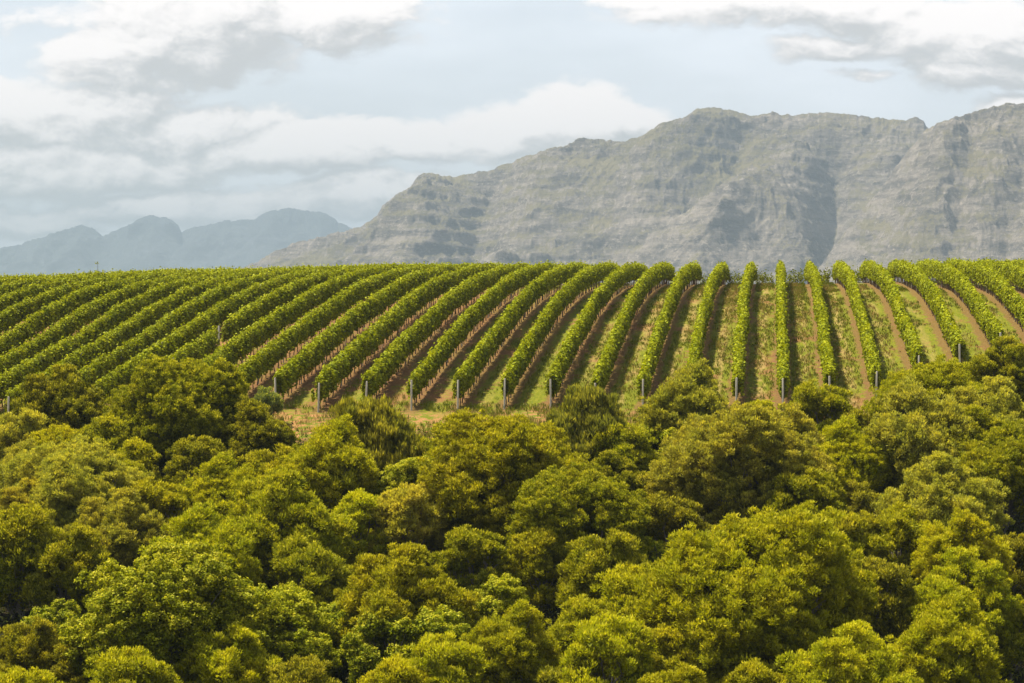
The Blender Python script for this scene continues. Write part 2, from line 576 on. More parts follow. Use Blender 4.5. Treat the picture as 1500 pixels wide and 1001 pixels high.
# ------------------------------------------------------------------ foliage material
def foliage_material(name, tip, tip_amt=.5, dark=.55, trans=.28, usecol=True, base=(0.1, 0.14, 0.02)):
    m, t, p = material(name, 0.5)
    if usecol:
        oi = t.n('ShaderNodeObjectInfo')
        bc = oi.outputs['Color']
    else:
        bc = (*base, 1)
    at_ = t.n('ShaderNodeAttribute')
    at_.attribute_name = 'lv'
    lv = at_.outputs['Fac']
    tc = t.n('ShaderNodeTexCoord')
    cl = t.noise(tc.outputs['Object'], 1.1, 3, .6)
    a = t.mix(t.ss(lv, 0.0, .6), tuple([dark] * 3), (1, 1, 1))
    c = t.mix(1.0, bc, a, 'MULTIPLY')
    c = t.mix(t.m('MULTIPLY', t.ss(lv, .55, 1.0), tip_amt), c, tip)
    c = t.mix(1.0, c, t.mix(t.ss(cl, .3, .7), (.78, .84, .8), (1.18, 1.12, 1.0)), 'MULTIPLY')
    t.put(p.inputs['Base Color'], c)
    p.inputs['Roughness'].default_value = .62
    p.inputs['Specular IOR Level'].default_value = .05
    tr = t.n('ShaderNodeBsdfTranslucent')
    t.put(tr.inputs['Color'], t.mix(1.0, c, (1.35, 1.3, .5), 'MULTIPLY'))
    mx = t.n('ShaderNodeMixShader')
    mx.inputs[0].default_value = trans
    t.put(mx.inputs[1], p.outputs[0])
    t.put(mx.inputs[2], tr.outputs[0])
    t.put(m.node_tree.nodes['Material Output'].inputs['Surface'], mx.outputs[0])
    return m


def wood_material(name, lo, hi, scale=8.0):
    m, t, p = material(name, .9)
    tc = t.n('ShaderNodeTexCoord')
    n = t.noise(t.vscale(tc.outputs['Object'], (3, 3, .5)), scale, 5, .65)
    t.put(p.inputs['Base Color'], t.mix(t.ss(n, .3, .7), lo, hi))
    bp = t.n('ShaderNodeBump')
    bp.inputs['Strength'].default_value = .5
    bp.inputs['Distance'].default_value = .01
    t.put(bp.inputs['Height'], n)
    t.put(p.inputs['Normal'], bp.outputs[0])
    return m


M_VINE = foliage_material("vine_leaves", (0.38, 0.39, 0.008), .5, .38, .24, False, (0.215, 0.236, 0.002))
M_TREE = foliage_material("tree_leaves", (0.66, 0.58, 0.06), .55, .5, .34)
M_POST = wood_material("weathered_post_wood", (0.30, 0.27, 0.21), (0.50, 0.46, 0.37))
M_VTRUNK = wood_material("vine_bark", (0.06, 0.038, 0.025), (0.15, 0.10, 0.07))
M_BARK = wood_material("tree_bark", (0.10, 0.085, 0.07), (0.22, 0.19, 0.16))


# ------------------------------------------------------------------ vines
def vine_canopy(k, y0, y1, gap, rng):
    x0 = ROWX0 + k * ROW
    V, Fs, At = [], [], []
    # individual vines, each a bulge in the hedge
    parts = [(y0, y1, 380)]
    if y1 > 185:
        parts = [(y0, 185, 380), (185, y1, 260)]
    out = []
    for a, b, den in parts:
        n = int((b - a) * den)
        y = rng.uniform(a, b, n)
        out.append(y)
    y = np.concatenate(out)
    if gap:
        y = y[(y < gap[0]) | (y > gap[1])]
    n = len(y)
    vid = np.floor(y / 1.25)
    bulge = .70 + .62 * vnoise(y / .62, y * 0 + k * 7.7, 11) + .10 * (hash2(vid.astype(np.int64), np.full(n, k + 50, dtype=np.int64), 4) - .5)
    topn = 1.0 + .26 * (vnoise(y / .45, y * 0 + k * 3.3, 12) - .5) + .10 * (vnoise(y / 3.0, y * 0 + k, 13) - .5)
    th = rng.uniform(-.25 * math.pi, 1.25 * math.pi, n)
    r = np.sqrt(rng.uniform(.35, 1.15, n))
    hw, hh, zc = (.225, .72, 1.11) if k > -9 else (.26, .76, 1.06) if k > -14 else (.28, .84, .98)
    kp = vnoise(y / .30, th * 1.6 + 40 + k * 3.1, 31) * .6 + vnoise(y / .12, th * 3.2 + 90 + k, 32) * .4 > np.where(np.sin(th) < .1, .30, .38)
    vh = hash2(np.floor(y / 1.25).astype(np.int64), np.full(n, k + 150, dtype=np.int64), 8)
    kp &= (vh > .035) | (rng.random(n) > .6)
    y, th, r, bulge, topn = y[kp], th[kp], r[kp], bulge[kp], topn[kp]
    n = len(y)
    lx = np.cos(th) * hw * r * bulge
    lz = zc + (np.sin(th) * hh * r) * topn
    # hanging skirt: flatten the sides
    lx = np.sign(lx) * np.minimum(np.abs(lx) * 1.25, hw * 1.12 * bulge * (.9 + .2 * rng.random(n)))
    # shoots standing off the hedge
    sh = rng.random(n) < .09
    lz = np.where(sh & (np.sin(th) > .5), lz + rng.uniform(.05, .28, n), lz)
    lx = np.where(sh & (np.abs(np.cos(th)) > .7), lx * rng.uniform(1.1, 1.5, n), lx)
    lz = np.maximum(lz, (.26 if k > -9 else .16) + .30 * rng.random(n))
    # snake of the row
    snake = (vnoise(y / 9.0, y * 0 + k * 5, 21) - .5) * .16
    X = x0 + lx + snake
    Z = ground_z(np.full(n, x0), y) + lz
    C = np.stack([X, y, Z], -1)
    outv = np.stack([np.cos(th), rng.normal(0, .35, n), np.sin(th) * .8 + .25], -1) + rng.normal(0, .38, (n, 3))
    A = np.stack([rng.normal(0, .6, n) + np.cos(th) * .5, rng.normal(0, .8, n), rng.normal(-.35, .4, n)], -1)
    L = rng.uniform(.12, .20, n)
    v, f = leaves(C, A, norm(outv), L, L * .92)
    lv = rng.random(n) * .75 + .25 * np.clip((lz - 1.3) / .6, 0, 1)  # leaves lighten with height: light on the hedge top put into colour
    # inner leaves, coloured dark as inner shade, fill the heart of the hedge
    m = int((y1 - y0) * 70)
    yc = rng.uniform(y0 + .1, y1 - .1, m)
    if gap:
        yc = yc[(yc < gap[0]) | (yc > gap[1])]
        m = len(yc)
    C2 = np.stack([x0 + rng.normal(0, .07, m), yc, ground_z(np.full(m, x0), yc) + rng.uniform(.55, 1.55, m)], -1)
    v2, f2 = leaves(C2, rng.normal(0, 1, (m, 3)), norm(rng.normal(0, 1, (m, 3)) * np.array([1.5, .6, .6])), rng.uniform(.2, .3, m), rng.uniform(.18, .28, m))
    f2 = f2 + len(v)
    v = np.concatenate([v, v2])
    f = np.concatenate([f, f2])
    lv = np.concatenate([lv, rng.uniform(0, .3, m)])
    return raw_mesh("grapevine_canopy", v, f, [M_VINE], attr=lv)


def build_vines():
    rng = np.random.default_rng(5)
    start = {-10: 136.6, -9: 137.2, -8: 137.2, -7: 137.4, -6: 137.8, -5: 138, -4: 137, -3: 137.5, -2: 137.5, -1: 138, 0: 138, 1: 138.8, 2: 139.3, 3: 144.0, 4: 147.0, 5: 150, 6: 153, 7: 156, 8: 159}
    # shared part meshes
    tms = []
    for i in range(4):
        pts = [(0, 0, -.05)]
        for j in range(1, 4):
            pts.append((rng.normal(0, .03), rng.normal(0, .03), .27 * j))
        pts.append((rng.normal(0, .05), rng.normal(0, .1), 1.0))
        v, f = tubes([(pts, [.040, .030, .026, .024, .016])], 5)
        tms.append(raw_mesh("trunk", v, f, [M_VTRUNK], True))

    def post_mesh(r, h):
        v, f = tubes([([(0, 0, -.3), (0, 0, h * .5), (0, 0, h - .02), (0, 0, h), (0, 0, h + .002)], [r, r * .97, r * .95, r * .8, .001])], 10)
        return raw_mesh("post", v, f, [M_POST], True)
    endp = post_mesh(.052, 1.62)
    midp = post_mesh(.035, 1.7)
    words = {1: 'first', 2: 'second', 3: 'third', 4: 'fourth', 5: 'fifth', 6: 'sixth', 7: 'seventh', 8: 'eighth', 9: 'ninth', 10: 'tenth', 11: 'eleventh', 12: 'twelfth', 13: 'thirteenth'}
    wires = wood_material("trellis_wire", (0.25, 0.25, 0.25), (0.4, 0.4, 0.4))
    for k in range(-30, 12):
        y0 = start.get(k, 137.5 if k < 0 else 162)
        y1 = 238 + (k % 3) * .8
        x0 = ROWX0 + k * ROW
        if k == 0:
            lab = 'trimmed green vine hedge running straight up the hill behind its bare grey end post'
        elif k == -14:
            lab = 'vine hedge broken by a short gap with one bare post above the large dome tree'
        elif k < -14:
            d = -14 - k
            lab = ('vine hedge directly uphill of the broken one, deep green on its side' if d == 1 else
                   '%s vine hedge uphill of the broken one on the left slope' % words[d] if d <= 13 else
                   {14: 'farthest but two', 15: 'farthest but one', 16: 'very farthest'}[d] + ' vine hedge high on the far left crest')
        elif k < 0:
            lab = '%s vine hedge left of the one running straight uphill, leaning right towards the crest' % words[-k]
        else:
            lab = '%s vine hedge right of the one running straight uphill, leaning left towards the crest' % words[k]
        root = link("grapevine_hedge", None, loc=(x0, y0, float(ground_z(x0, y0))), label=lab, cat='vines', group='vine hedges running up the hillside')
        root.empty_display_size = .3
        gap = (156.0, 159.2) if k == -14 else None
        me = vine_canopy(k, y0 + .25, y1, gap, rng)
        inv = root.location
        cn = link("canopy", me, root)
        cn.location = (-inv[0], -inv[1], -inv[2])

        def put(nm, m, x, y, rz=0., s=1.0, tilt=0.):
            z = float(ground_z(x, y))
            o = link(nm, m, root)
            o.location = (x - inv[0], y - inv[1], z - inv[2])
            o.rotation_euler = (tilt, 0, rz)
            o.scale = (s, s, s)
        put("end_post", endp, x0, y0, rng.uniform(0, 6), rng.uniform(.95, 1.05), rng.normal(.02, .03))
        if k == -14:
            put("end_post", endp, x0, 157.2, 0, 1.12)
        if k < -18:
            continue
        yy = y0 + 7.5
        while yy < y1:
            put("line_post", midp, x0, yy, 0, 1.0)
            yy += 7.5
        yy = y0 + .8
        while yy < min(y1, y0 + 95):
            if not (gap and gap[0] - .3 < yy < gap[1] + .3):
                put("trunk", tms[int(rng.integers(4))], x0 + rng.normal(0, .03), yy, rng.uniform(0, 6), rng.uniform(.9, 1.1))
            yy += 1.25
    # small dark vines of the block beyond the crest
    lm = []
    for i in range(3):
        n = 160
        c = rng.normal(0, 1, (n, 3)) * np.array([.22, .22, .3]) + np.array([0, 0, .75])
        v, f = leaves(c, rng.normal(0, 1, (n, 3)), rng.normal(0, 1, (n, 3)), rng.uniform(.10, .18, n), rng.uniform(.10, .16, n))
        lm.append(raw_mesh("leaves", v, f, [M_VINE], attr=rng.random(n) * .5))
    spots = [(1070, 229), (1078, 232), (1084, 230), (1110, 231), (1117, 229), (1122, 232), (1130, 230), (1158, 231), (1166, 229), (1174, 232), (1204, 230), (1211, 229), (1252, 232), (1258, 230), (1264, 229), (1208, 234), (1294, 231), (1030, 231), (1038, 233)]
    for px, Y in spots:
        p = at(px, 408, Y + 9)
        z = float(ground_z(p[0], p[1]))
        o = link("young_vine", None, loc=(p[0], p[1], z), label='small dark young vine between the hedge tops on the crest', cat='vine', group='young vines on the crest')
        c = link("canopy", lm[int(rng.integers(3))], o)
        s = rng.uniform(.8, 1.15)
        c.scale = (s, s, s)
        c.rotation_euler = (0, 0, rng.uniform(0, 6))
        link("trunk", tms[int(rng.integers(4))], o)


build_vines()


# ------------------------------------------------------------------ trees
def crown_mesh(W, Hc, fam, rng, name):
    """crown whose lowest point is z=0, W wide, Hc high; lobes carry puffs, puffs carry leaves."""
    Rr = W / 2
    nl = int(5 + 2.8 * W)
    lobes = []
    for i in range(nl):
        u = (i + .5) / nl
        zz = 1 - 1.45 * u            # 1 .. -.45
        ang = i * 2.39996 + rng.normal(0, .35)
        rr = math.sqrt(max(0, 1 - max(zz, 0) ** 2))
        lr = Rr * rng.uniform(.34, .50) * (.9 if zz > .5 else 1.0)
        c = np.array([math.cos(ang) * rr * (Rr - lr * .9), math.sin(ang) * rr * (Rr - lr * .9), Hc * .42 + zz * (Hc * .58 - lr * .75)])
        c += rng.normal(0, .10 * Rr, 3)
        lobes.append((c, lr))
    if Rr > 1.2:
        for i in range(int(2 + W * .7)):   # low hanging sprays at the skirt
            ang = rng.uniform(0, 2 * math.pi)
            lr = Rr * rng.uniform(.2, .32)
            rr = rng.uniform(.55, .95) * (Rr - lr)
            lobes.append((np.array([math.cos(ang) * rr, math.sin(ang) * rr, Hc * rng.uniform(.04, .22)]), lr))
    CS, AS, NS, LS, WS, LV = [], [], [], [], [], []
    if fam == 'narrow':
        pr, nlv, ll, lw = .23, 72, .135, .043
    elif fam == 'broad':
        pr, nlv, ll, lw = .25, 66, .115, .066
    else:   # upright, reedy
        pr, nlv, ll, lw = .24, 50, .27, .050
    cen = np.array([0, 0, Hc * .3])
    # small filling lobes over the whole dome knit the big ones together
    for i in range(int(3.2 * W * W ** .5)):
        zz = 1 - rng.random() * 1.35
        ang = rng.uniform(0, 2 * math.pi)
        rr = math.sqrt(max(0, 1 - max(zz, 0) ** 2))
        lr = rng.uniform(.30, .48) * min(1.0, .55 + W * .12)
        q = rng.uniform(.80, 1.0)
        lobes.append((np.array([math.cos(ang) * rr * (Rr - lr) * q, math.sin(ang) * rr * (Rr - lr) * q, Hc * .42 + zz * (Hc * .56 - lr) * q]), lr))
    nbig = nl
    for c, lr in lobes:
        npuff = max(5, int(4.2 * lr * lr / (pr * pr) * .95))
        d = rng.normal(0, 1, (npuff, 3))
        d += norm((c - cen)[None]) * .75
        d[:, 2] += .45
        d = norm(d)
        sc = np.array([1, 1, .82])
        far = np.where(rng.random((npuff, 1)) < .10, rng.uniform(1.1, 1.38, (npuff, 1)), rng.uniform(.66, 1.12, (npuff, 1)))
        pc = c + d * lr * sc * far
        for j in range(npuff):
            n = int(nlv * rng.uniform(.7, 1.25))
            pj = pr * rng.uniform(.65, 1.25)
            e = rng.normal(0, 1, (n, 3)) + d[j] * .55
            e[:, 2] += .5
            e = norm(e)
            rad = pj * rng.uniform(.35, 1.08, (n, 1)) ** .7
            cc = pc[j] + e * rad * np.array([1, 1, .85])
            if fam == 'upright':
                A = e * .35 + np.array([0, 0, 1.0]) + rng.normal(0, .18, (n, 3))
                N = e + rng.normal(0, .5, (n, 3))
            elif fam == 'narrow':
                A = e * .8 + np.array([0, 0, .5]) + rng.normal(0, .38, (n, 3))
                N = e + rng.normal(0, .7, (n, 3))
            else:
                A = rng.normal(0, .8, (n, 3)) + e * .25
                N = e + np.array([0, 0, .3]) + rng.normal(0, .45, (n, 3))
            CS.append(cc)
            AS.append(A)
            NS.append(norm(N))
            LS.append(ll * rng.uniform(.7, 1.3, n))
            WS.append(lw * rng.uniform(.75, 1.25, n))
            tip_light = .45 * (rad[:, 0] / pj) + .35 * np.clip(e[:, 2], 0, 1) + rng.normal(0, .2, n)  # outer and upper leaves paler: new growth plus highlights put into colour
            LV.append(np.clip(tip_light, 0, 1))
        # sparse inner leaves so the lobe is not see-through
        n = int(60 * lr * lr / .25)
        e = norm(rng.normal(0, 1, (n, 3)))
        CS.append(c + e * lr * rng.uniform(.2, .8, (n, 1)))
        AS.append(rng.normal(0, 1, (n, 3)))
        NS.append(norm(rng.normal(0, 1, (n, 3))))
        LS.append(rng.uniform(.16, .26, n))
        WS.append(rng.uniform(.10, .18, n))
        LV.append(rng.uniform(0, .25, n))  # low values darken these leaves, crown shade put into their colour
    v, f = leaves(np.concatenate(CS), np.concatenate(AS), np.concatenate(NS), np.concatenate(LS), np.concatenate(WS))
    return raw_mesh(name, v, f, [M_TREE], attr=np.concatenate(LV)), lobes


def trunk_mesh(lobes, zb, W, rng):
    paths = []
    k = .035 + .022 * W
    fork = zb * .45
    paths.append(([(0, 0, -.4), (rng.normal(0, .05), rng.normal(0, .05), fork * .5), (0, 0, fork)], [k * 1.35, k * 1.05, k]))
    for c, lr in lobes:
        if lr < .5 and W > 2.5 and rng.random() < .6:
            continue
        t = np.array([c[0], c[1], c[2] + zb])
        b = np.array([0, 0, fork])
        m1 = b + (t - b) * .38 + rng.normal(0, .10 * W * .3, 3) + np.array([0, 0, .1 * W * .3])
        m2 = b + (t - b) * .72 + rng.normal(0, .08 * W * .3, 3)
        paths.append(([b - np.array([0, 0, .1]), m1, m2, t], [k * .6, k * .42, k * .3, k * .12]))
        for _ in range(3):
            q = t + norm(rng.normal(0, 1, 3)) * lr * .85
            paths.append(([m2, (m2 + q) / 2 + rng.normal(0, .12, 3), q], [k * .25, k * .16, k * .05]))
    v, f = tubes(paths, 5)
    return raw_mesh("trunk", v, f, [M_BARK], True)


SIZES = [(1.7, 1.9, 2.2), (2.8, 3.0, 3.5), (4.2, 4.1, 4.7), (6.4, 5.1, 5.9)]   # crown width, crown height, total height
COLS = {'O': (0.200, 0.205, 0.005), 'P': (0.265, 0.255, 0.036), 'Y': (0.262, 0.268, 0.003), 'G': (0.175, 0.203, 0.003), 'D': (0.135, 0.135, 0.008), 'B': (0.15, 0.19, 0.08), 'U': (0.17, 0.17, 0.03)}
FAM = {'O': 'narrow', 'P': 'narrow', 'Y': 'narrow', 'G': 'broad', 'D': 'narrow', 'B': 'narrow', 'U': 'upright'}

# px of crown middle, py of crown top, crown width in px, tone, label
TREES = [
    (268, 527, 175, 'O', 'tall olive green dome tree standing highest against the vine hedges on the left'),
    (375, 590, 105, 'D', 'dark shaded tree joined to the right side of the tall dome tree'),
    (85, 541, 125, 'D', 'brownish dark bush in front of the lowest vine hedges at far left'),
    (22, 598, 95, 'P', 'pale soft bush at the left edge below the lone grey vine post'),
    (82, 622, 80, 'Y', 'small yellow-green bush between the pale edge bush and the brownish dark bush'),
    (150, 606, 95, 'O', 'mid green bush below and right of the brownish dark bush'),
    (190, 578, 70, 'O', 'light olive bush tucked against the left flank of the tall dome tree'),
    (195, 640, 90, 'O', 'dull green bush under the left flank of the tall dome tree'),
    (115, 652, 190, 'P', 'wide silvery pale tree with frosted tips on the left'),
    (25, 655, 110, 'P', 'silvery tree at the left edge beside the wide frosted one'),
    (168, 668, 100, 'O', 'olive tree behind the right shoulder of the wide frosted tree'),
    (35, 705, 120, 'P', 'grey-green tree at the left edge below the silvery one'),
    (232, 700, 100, 'O', 'rounded olive tree in the hollow under the tall dome tree'),
    (325, 675, 115, 'Y', 'bright rounded tree below the dark shaded one'),
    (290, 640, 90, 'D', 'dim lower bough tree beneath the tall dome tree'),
    (175, 722, 130, 'P', 'pale tree with whitish tips below the wide frosted tree'),
    (325, 722, 70, 'Y', 'small bright yellow-green bush beneath the bright rounded tree'),
    (540, 594, 150, 'U', 'low reedy light green bush at the foot of the vine posts'),
    (392, 562, 38, 'B', 'tiny bluish green round bush beside the last vines'),
    (480, 628, 150, 'Y', 'yellowish tree just below the orange bare earth patch'),
    (560, 626, 120, 'O', 'olive tree directly below the reedy light green bush'),
    (602, 636, 100, 'G', 'rich green leafy tree beneath the reedy bush'),
    (607, 664, 115, 'G', 'rich green rounded tree in front of the other rich green one'),
    (395, 652, 100, 'O', 'olive tree right of the bright rounded tree, at the edge of the dark hollow'),
    (452, 664, 115, 'O', 'olive dome tree below the yellowish tree'),
    (520, 688, 85, 'Y', 'small yellowish dome tree left of the rich green pair'),
    (412, 700, 165, 'O', 'spreading olive tree over a dark hollow of bare branches'),
    (532, 716, 95, 'Y', 'yellow-tipped rounded tree right of the dark branch hollow'),
    (600, 710, 100, 'P', 'pale olive tree just below the rich green pair'),
    (735, 612, 215, 'O', 'broad olive dome tree centred under the vine posts'),
    (672, 652, 105, 'O', 'olive bulging tree on the left front of the broad central dome'),
    (768, 673, 105, 'Y', 'bright crowned dome tree in front of the broad central dome'),
    (692, 690, 100, 'P', 'light olive tree left of the bright crowned dome'),
    (850, 692, 185, 'O', 'wide sloping olive tree right of the bright crowned dome'),
    (860, 575, 135, 'U', 'dense upright-leaved dark green bush touching the vine posts'),
    (1005, 545, 140, 'P', 'tall pale fine-leaved tree hiding the foot of a vine hedge'),
    (912, 622, 95, 'O', 'olive tree below the upright-leaved bush'),
    (962, 618, 82, 'G', 'narrow fresh green leafy tree below the tall pale one'),
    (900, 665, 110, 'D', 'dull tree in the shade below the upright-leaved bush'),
    (1090, 598, 210, 'P', 'very broad pale grey-green tree right of centre below the vine posts'),
    (1110, 577, 50, 'Y', 'tiny bright bush between two bare vine posts'),
    (1205, 557, 92, 'O', 'rounded dark green bush covering a vine post right of the straight hedge'),
    (1262, 600, 80, 'D', 'dim green bush right of the rounded one on the vineyard edge'),
    (1240, 622, 115, 'Y', 'yellow-green domed tree below the rounded dark green bush'),
    (1372, 541, 175, 'O', 'long low green tree climbing along the vineyard edge on the right'),
    (1470, 505, 105, 'O', 'green tree reaching highest at the right edge beside the vines'),
    (1345, 580, 150, 'P', 'pale-topped tree below the long low green one'),
    (1450, 568, 135, 'P', 'pale-topped tree under the highest right-edge tree'),
    (1365, 617, 120, 'P', 'silvery speckled dome tree on the right'),
    (1435, 608, 120, 'O', 'olive dome tree right of the silvery speckled one'),
    (1470, 640, 125, 'O', 'bulky olive tree at the right edge, halfway down the wood'),
    (1385, 680, 145, 'P', 'silvery tree under the bulky right-edge olive tree'),
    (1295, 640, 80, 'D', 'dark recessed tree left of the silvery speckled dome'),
    (1180, 690, 110, 'O', 'olive tree on the right flank of the very broad pale tree'),
    (1262, 703, 52, 'P', 'small pale bush over the dark gap on the right'),
    (1205, 738, 115, 'Y', 'yellow-green tree directly below the small pale bush'),
    (30, 742, 120, 'O', 'green domed tree at the left edge over a dark cavity'),
    (18, 788, 85, 'G', 'low rich green bough tree at the left edge above the cavity'),
    (95, 768, 105, 'O', 'olive tree between the left-edge dome and the great umbrella tree'),
    (292, 757, 155, 'Y', 'bright fresh green tree above the great umbrella tree'),
    (245, 805, 255, 'G', 'great flat-topped umbrella tree over dark trunks on the lower left'),
    (98, 872, 50, 'G', 'small leafy tuft tree on slender grey limbs in the dark cavity'),
    (58, 884, 52, 'G', 'slender forked tree left in the dark cavity'),
    (165, 915, 95, 'G', 'shaded green bush beneath the great umbrella tree'),
    (190, 955, 130, 'Y', 'yellow-green bush at the bottom edge under the umbrella tree'),
    (325, 920, 125, 'Y', 'bright yellow-green dome tree at the bottom, right of the umbrella tree'),
    (35, 980, 110, 'Y', 'bright bush cut off by the bottom left corner'),
    (405, 857, 150, 'G', 'glossy green dome tree right of the great umbrella tree'),
    (488, 820, 70, 'Y', 'narrow yellow-tipped tree peeking over the glossy green dome'),
    (500, 880, 95, 'G', 'green tree on the right shoulder of the glossy green dome'),
    (450, 788, 115, 'O', 'dull olive tree under the dark branch hollow'),
    (370, 820, 70, 'D', 'thin dusky bush between umbrella tree and dull olive tree'),
    (592, 808, 170, 'O', 'dense olive tree in the middle of the lower wood'),
    (600, 850, 120, 'O', 'brownish olive tree in front of the dense middle one'),
    (565, 895, 110, 'G', 'fresh green tree above the bottom yellow domes'),
    (640, 890, 110, 'G', 'fresh green tree with a dead grey twig gap at its foot'),
    (685, 868, 90, 'G', 'fresh green small tree right of the twig gap'),
    (695, 770, 100, 'O', 'olive crown over grey bare twigs near the centre'),
    (650, 935, 130, 'Y', 'yellow dome tree at the bottom centre left'),
    (585, 960, 120, 'Y', 'lower yellow dome cut by the bottom edge left of centre'),
    (750, 895, 140, 'Y', 'large golden green dome tree at the bottom centre'),
    (790, 774, 95, 'O', 'olive tree with arching bare branches left of the tangled thicket'),
    (880, 778, 115, 'O', 'rounded olive tree with arching bare branches on its right'),
    (735, 840, 80, 'G', 'small green tree left of the tangled grey branches'),
    (955, 783, 65, 'G', 'fresh green slim tree beside the huge bright dome'),
    (930, 834, 120, 'Y', 'yellow-green tree at the lower left of the huge bright dome'),
    (862, 872, 105, 'O', 'olive low tree right of the tangled grey branches'),
    (890, 908, 130, 'Y', 'bright tree with a yellow flower spot, bottom right of centre'),
    (960, 915, 110, 'O', 'olive tree right of the yellow flower spot'),
    (1108, 763, 285, 'Y', 'huge bright dome tree dominating the lower right'),
    (1045, 900, 120, 'Y', 'bright tree in front of the huge bright dome, left part'),
    (1122, 887, 90, 'Y', 'bright tree in front of the huge bright dome, right part'),
    (1240, 925, 175, 'Y', 'wide bright tree at the bottom edge below the huge dome'),
    (1245, 752, 105, 'O', 'olive tree with thin pale trunk right of the huge bright dome'),
    (1318, 748, 110, 'O', 'brown-green tree left of the yellowish right-hand dome'),
    (1285, 830, 120, 'D', 'dark grey-green bush in the gap right of the huge dome'),
    (1410, 767, 125, 'Y', 'yellowish dome tree over the lower right thicket'),
    (1410, 822, 145, 'Y', 'bright twin-domed tree below the yellowish right-hand dome'),
    (1385, 895, 170, 'Y', 'golden green tree at the bottom right'),
    (1480, 878, 90, 'O', 'olive tree at the lower right edge'),
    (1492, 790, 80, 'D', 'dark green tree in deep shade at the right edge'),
    (1110, 965, 110, 'O', 'low olive bush at the bottom edge between two bright trees'),
    (1305, 975, 110, 'O', 'low olive bush at the bottom edge left of the golden tree'),
    (985, 975, 110, 'Y', 'yellow-green bush cut by the bottom edge under the yellow flower spot'),
    (440, 965, 110, 'D', 'dark bush in the bottom hollow below the glossy green dome'),
    (38, 905, 95, 'D', 'dark bush added to deepen the shaded cavity at the left edge'),  # added filler, its dark tone stands in for the cavity's shade
    (118, 938, 90, 'D', 'dark bush added to deepen the shade right of the slender grey limbs'),  # second filler added to keep the cavity dark
    (982, 722, 100, 'D', 'dark tree added to darken the hollow left under the very broad pale tree'),  # added where only a shaded gap lies, hence the dark tone
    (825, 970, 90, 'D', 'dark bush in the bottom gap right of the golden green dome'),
]


def build_trees():
    rng = np.random.default_rng(42)
    protos = {}
    for fam in ('narrow', 'broad', 'upright'):
        for si, (W, Hc, H) in enumerate(SIZES):
            if fam == 'upright' and si in (0, 3):
                continue
            nv = 2 if fam == 'narrow' else 1
            for v in range(nv):
                cm, lobes = crown_mesh(W, Hc, fam, rng, "crown")
                tm = trunk_mesh(lobes, H - Hc, W, rng)
                protos.setdefault((fam, si), []).append((cm, tm))
    count = {}
    for (px, py, w, tone, lab) in TREES:
        fam = FAM[tone]
        # find the distance at which a tree of this width reaches this height in the view
        best = None
        for si, (W, Hc, H) in enumerate(SIZES):
            if (fam, si) not in protos:
                continue
            for Y in np.arange(70, 134, .5):
                wm = 1.07 * w * Y / F
                s = wm / W
                p = at(px, py + (10 if px < 1280 else 2), Y)
                g = float(ground_z(p[0], Y))
                sz = min(max(s, .8), 1.25)
                err = abs((p[2] - g) - H * sz * .97)
                cost = err + abs(math.log(s)) * 1.3
                if best is None or cost < best[0]:
                    best = (cost, si, Y, s, p, g)
        cost, si, Y, s, p, g = best
        W, Hc, H = SIZES[si]
        sz = (p[2] - g) / (H * .97)
        sz = min(max(sz, .6), 1.5)
        vs = protos[(fam, si)]
        i = count.get((fam, si), 0)
        count[(fam, si)] = i + 1
        cm, tm = vs[i % len(vs)]
        kind = 'shrub' if H * sz < 3.2 else 'tree'
        root = link('round_shrub' if kind == 'shrub' else 'evergreen_tree', None, loc=(p[0], p[1], g), label=lab, cat=kind, group='trees and shrubs of the wood below the vineyard')
        root.rotation_euler = (0, 0, rng.uniform(0, 2 * math.pi))
        root.scale = (s, s, sz)
        c = link("crown", cm, root)
        c.location = (0, 0, H - Hc)
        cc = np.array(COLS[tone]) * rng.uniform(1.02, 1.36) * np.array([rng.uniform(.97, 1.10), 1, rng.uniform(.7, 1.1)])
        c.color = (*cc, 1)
        link("trunk", tm, root)


build_trees()


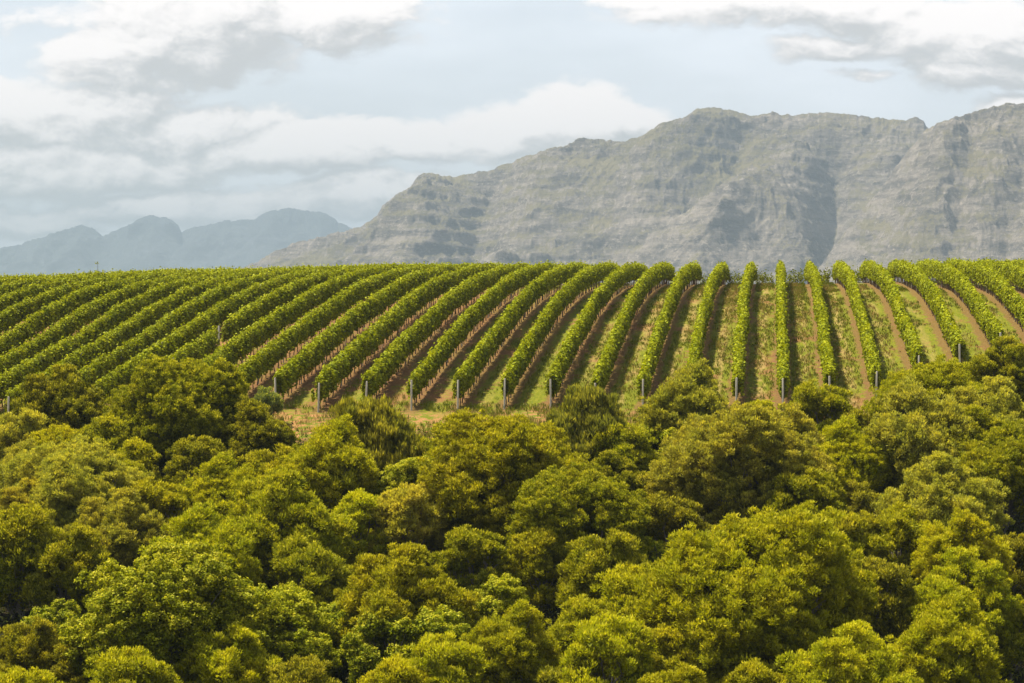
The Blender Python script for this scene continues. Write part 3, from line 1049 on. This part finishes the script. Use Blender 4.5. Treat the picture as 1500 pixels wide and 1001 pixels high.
# ------------------------------------------------------------------ grass and undergrowth
def build_cover():
    rng = np.random.default_rng(9)
    # undergrowth below the trees, canopy shade put into its dark leaf colour
    n = 20000
    x = rng.uniform(-48, 26, n)
    y = rng.uniform(62, 129, n)
    keep = np.abs(x) < 1e9
    z = ground_z(x, y)
    C, A, N, L, W, LV = [], [], [], [], [], []
    m = 12
    cc = np.repeat(np.stack([x, y, z], -1), m, 0) + rng.normal(0, 1, (n * m, 3)) * np.array([.35, .35, .25]) + np.array([0, 0, .4])
    v, f = leaves(cc, rng.normal(0, 1, (n * m, 3)) + np.array([0, 0, .6]), norm(rng.normal(0, 1, (n * m, 3))), rng.uniform(.10, .22, n * m), rng.uniform(.05, .10, n * m))
    mu = foliage_material("undergrowth_leaves", (0.12, 0.13, 0.04), .3, .5, .15, False, (0.065, 0.07, 0.008))
    link("undergrowth", raw_mesh("undergrowth", v, f, [mu], attr=rng.random(n * m)), kind='stuff', label='leafy undergrowth coloured dark for tree shade, covering the slope between the trunks')
    # grass in the lanes
    def grass(n, xr, yr, hmin, hmax, mat, name, label, sel, seed):
        r = np.random.default_rng(seed)
        x = r.uniform(*xr, n)
        y = r.uniform(*yr, n)
        ok = sel(x, y)
        x, y = x[ok], y[ok]
        k = len(x)
        b = 4
        x = np.repeat(x, b) + r.normal(0, .06, k * b)
        y = np.repeat(y, b) + r.normal(0, .06, k * b)
        h = r.uniform(hmin, hmax, k * b)
        z = ground_z(x, y) + h * .45
        A = np.stack([r.normal(0, .28, k * b), r.normal(0, .28, k * b), np.ones(k * b)], -1)
        v, f = leaves(np.stack([x, y, z], -1), A, norm(r.normal(0, 1, (k * b, 3)) + np.array([0, -1, 0])), h, r.uniform(.02, .045, k * b))
        link(name, raw_mesh(name, v, f, [mat], attr=r.random(k * b)), kind='stuff', label=label)

    def lane(x):
        fr = (x - ROWX0) / ROW
        return np.abs(fr - np.round(fr)) * ROW      # distance to the nearest row
    mg = foliage_material("lane_grass", (0.22, 0.215, 0.04), .5, .7, .2, False, (0.130, 0.148, 0.007))
    ms = foliage_material("dry_grass", (0.42, 0.32, 0.14), .6, .7, .2, False, (0.25, 0.18, 0.062))
    grass(60000, (-30, 30), (137, 228), .10, .24, mg, "grass", 'short green grass growing in the lanes between the vine hedges',
          lambda x, y: (lane(x) > .5) & (fbm(x / 1.6, y / 5.0, 3, 61) + .10 * (np.abs(x + 3) < 9) - .12 * (x < -18) > .50), 1)
    grass(40000, (-22, 26), (137, 226), .10, .26, ms, "dry_grass", 'straw coloured dry grass along the middle of the lanes',
          lambda x, y: (lane(x) > .8) & (fbm(x / .8, y / 8.0, 3, 71) + .08 * (np.abs(x - 1) < 6) - .08 * (x < -9) > .53), 2)
    grass(16000, (-48, 24), (128, 138.5), .12, .34, mg, "grass", 'rough green grass along the foot of the vineyard',
          lambda x, y: fbm(x / 2.2, y / 1.6, 3, 81) > .44, 3)
    grass(9000, (-48, 24), (128, 138.5), .15, .36, ms, "dry_grass", 'straw coloured dry tufts along the foot of the vineyard',
          lambda x, y: fbm(x / 2.0, y / 1.6, 3, 91) > .60, 4)
    # the thin stem with a green head standing above the far-left vines
    p = at(143, 396, 232)
    g = float(ground_z(p[0], p[1]))
    top = at(143, 385.0, 232)[2] - g
    root = link("slender_sapling", None, loc=(p[0], p[1], g), label='thin stem with a small green head poking above the far left vines', cat='sapling')
    v, f = tubes([([(0, 0, -.1), (0.02, 0, top * .5), (0, 0, top)], [.022, .018, .012])], 6)
    link("stem", raw_mesh("stem", v, f, [M_VTRUNK], True), root)
    n = 26
    c = rng.normal(0, 1, (n, 3)) * np.array([.09, .09, .06]) + np.array([-.05, 0, top])
    v, f = leaves(c, rng.normal(0, 1, (n, 3)), norm(rng.normal(0, 1, (n, 3))), rng.uniform(.08, .15, n), rng.uniform(.06, .10, n))
    link("leaves", raw_mesh("leaves", v, f, [M_VINE], attr=rng.random(n)), root)


build_cover()


# ------------------------------------------------------------------ haze
def build_haze():
    x0, x1, y0, y1, z0, z1 = -16000., 16000., -300., 13700., -64., 470.
    v = [(x, y, z) for z in (z0, z1) for y in (y0, y1) for x in (x0, x1)]
    f = [(0, 2, 3, 1), (4, 5, 7, 6), (0, 1, 5, 4), (2, 6, 7, 3), (0, 4, 6, 2), (1, 3, 7, 5)]
    m = bpy.data.materials.new("haze")
    m.use_nodes = True
    nt = m.node_tree
    nt.nodes.clear()
    out = nt.nodes.new('ShaderNodeOutputMaterial')
    pv = nt.nodes.new('ShaderNodeVolumePrincipled')
    pv.inputs['Color'].default_value = (0.262, 0.335, 0.44, 1)
    pv.inputs['Density'].default_value = 0.00013
    pv.inputs['Anisotropy'].default_value = 0.0
    nt.links.new(pv.outputs[0], out.inputs['Volume'])
    link("haze", raw_mesh("haze", np.array(v), np.array(f), [m]), kind='stuff', label='thin pale haze lying between the vineyard and the mountains')


build_haze()
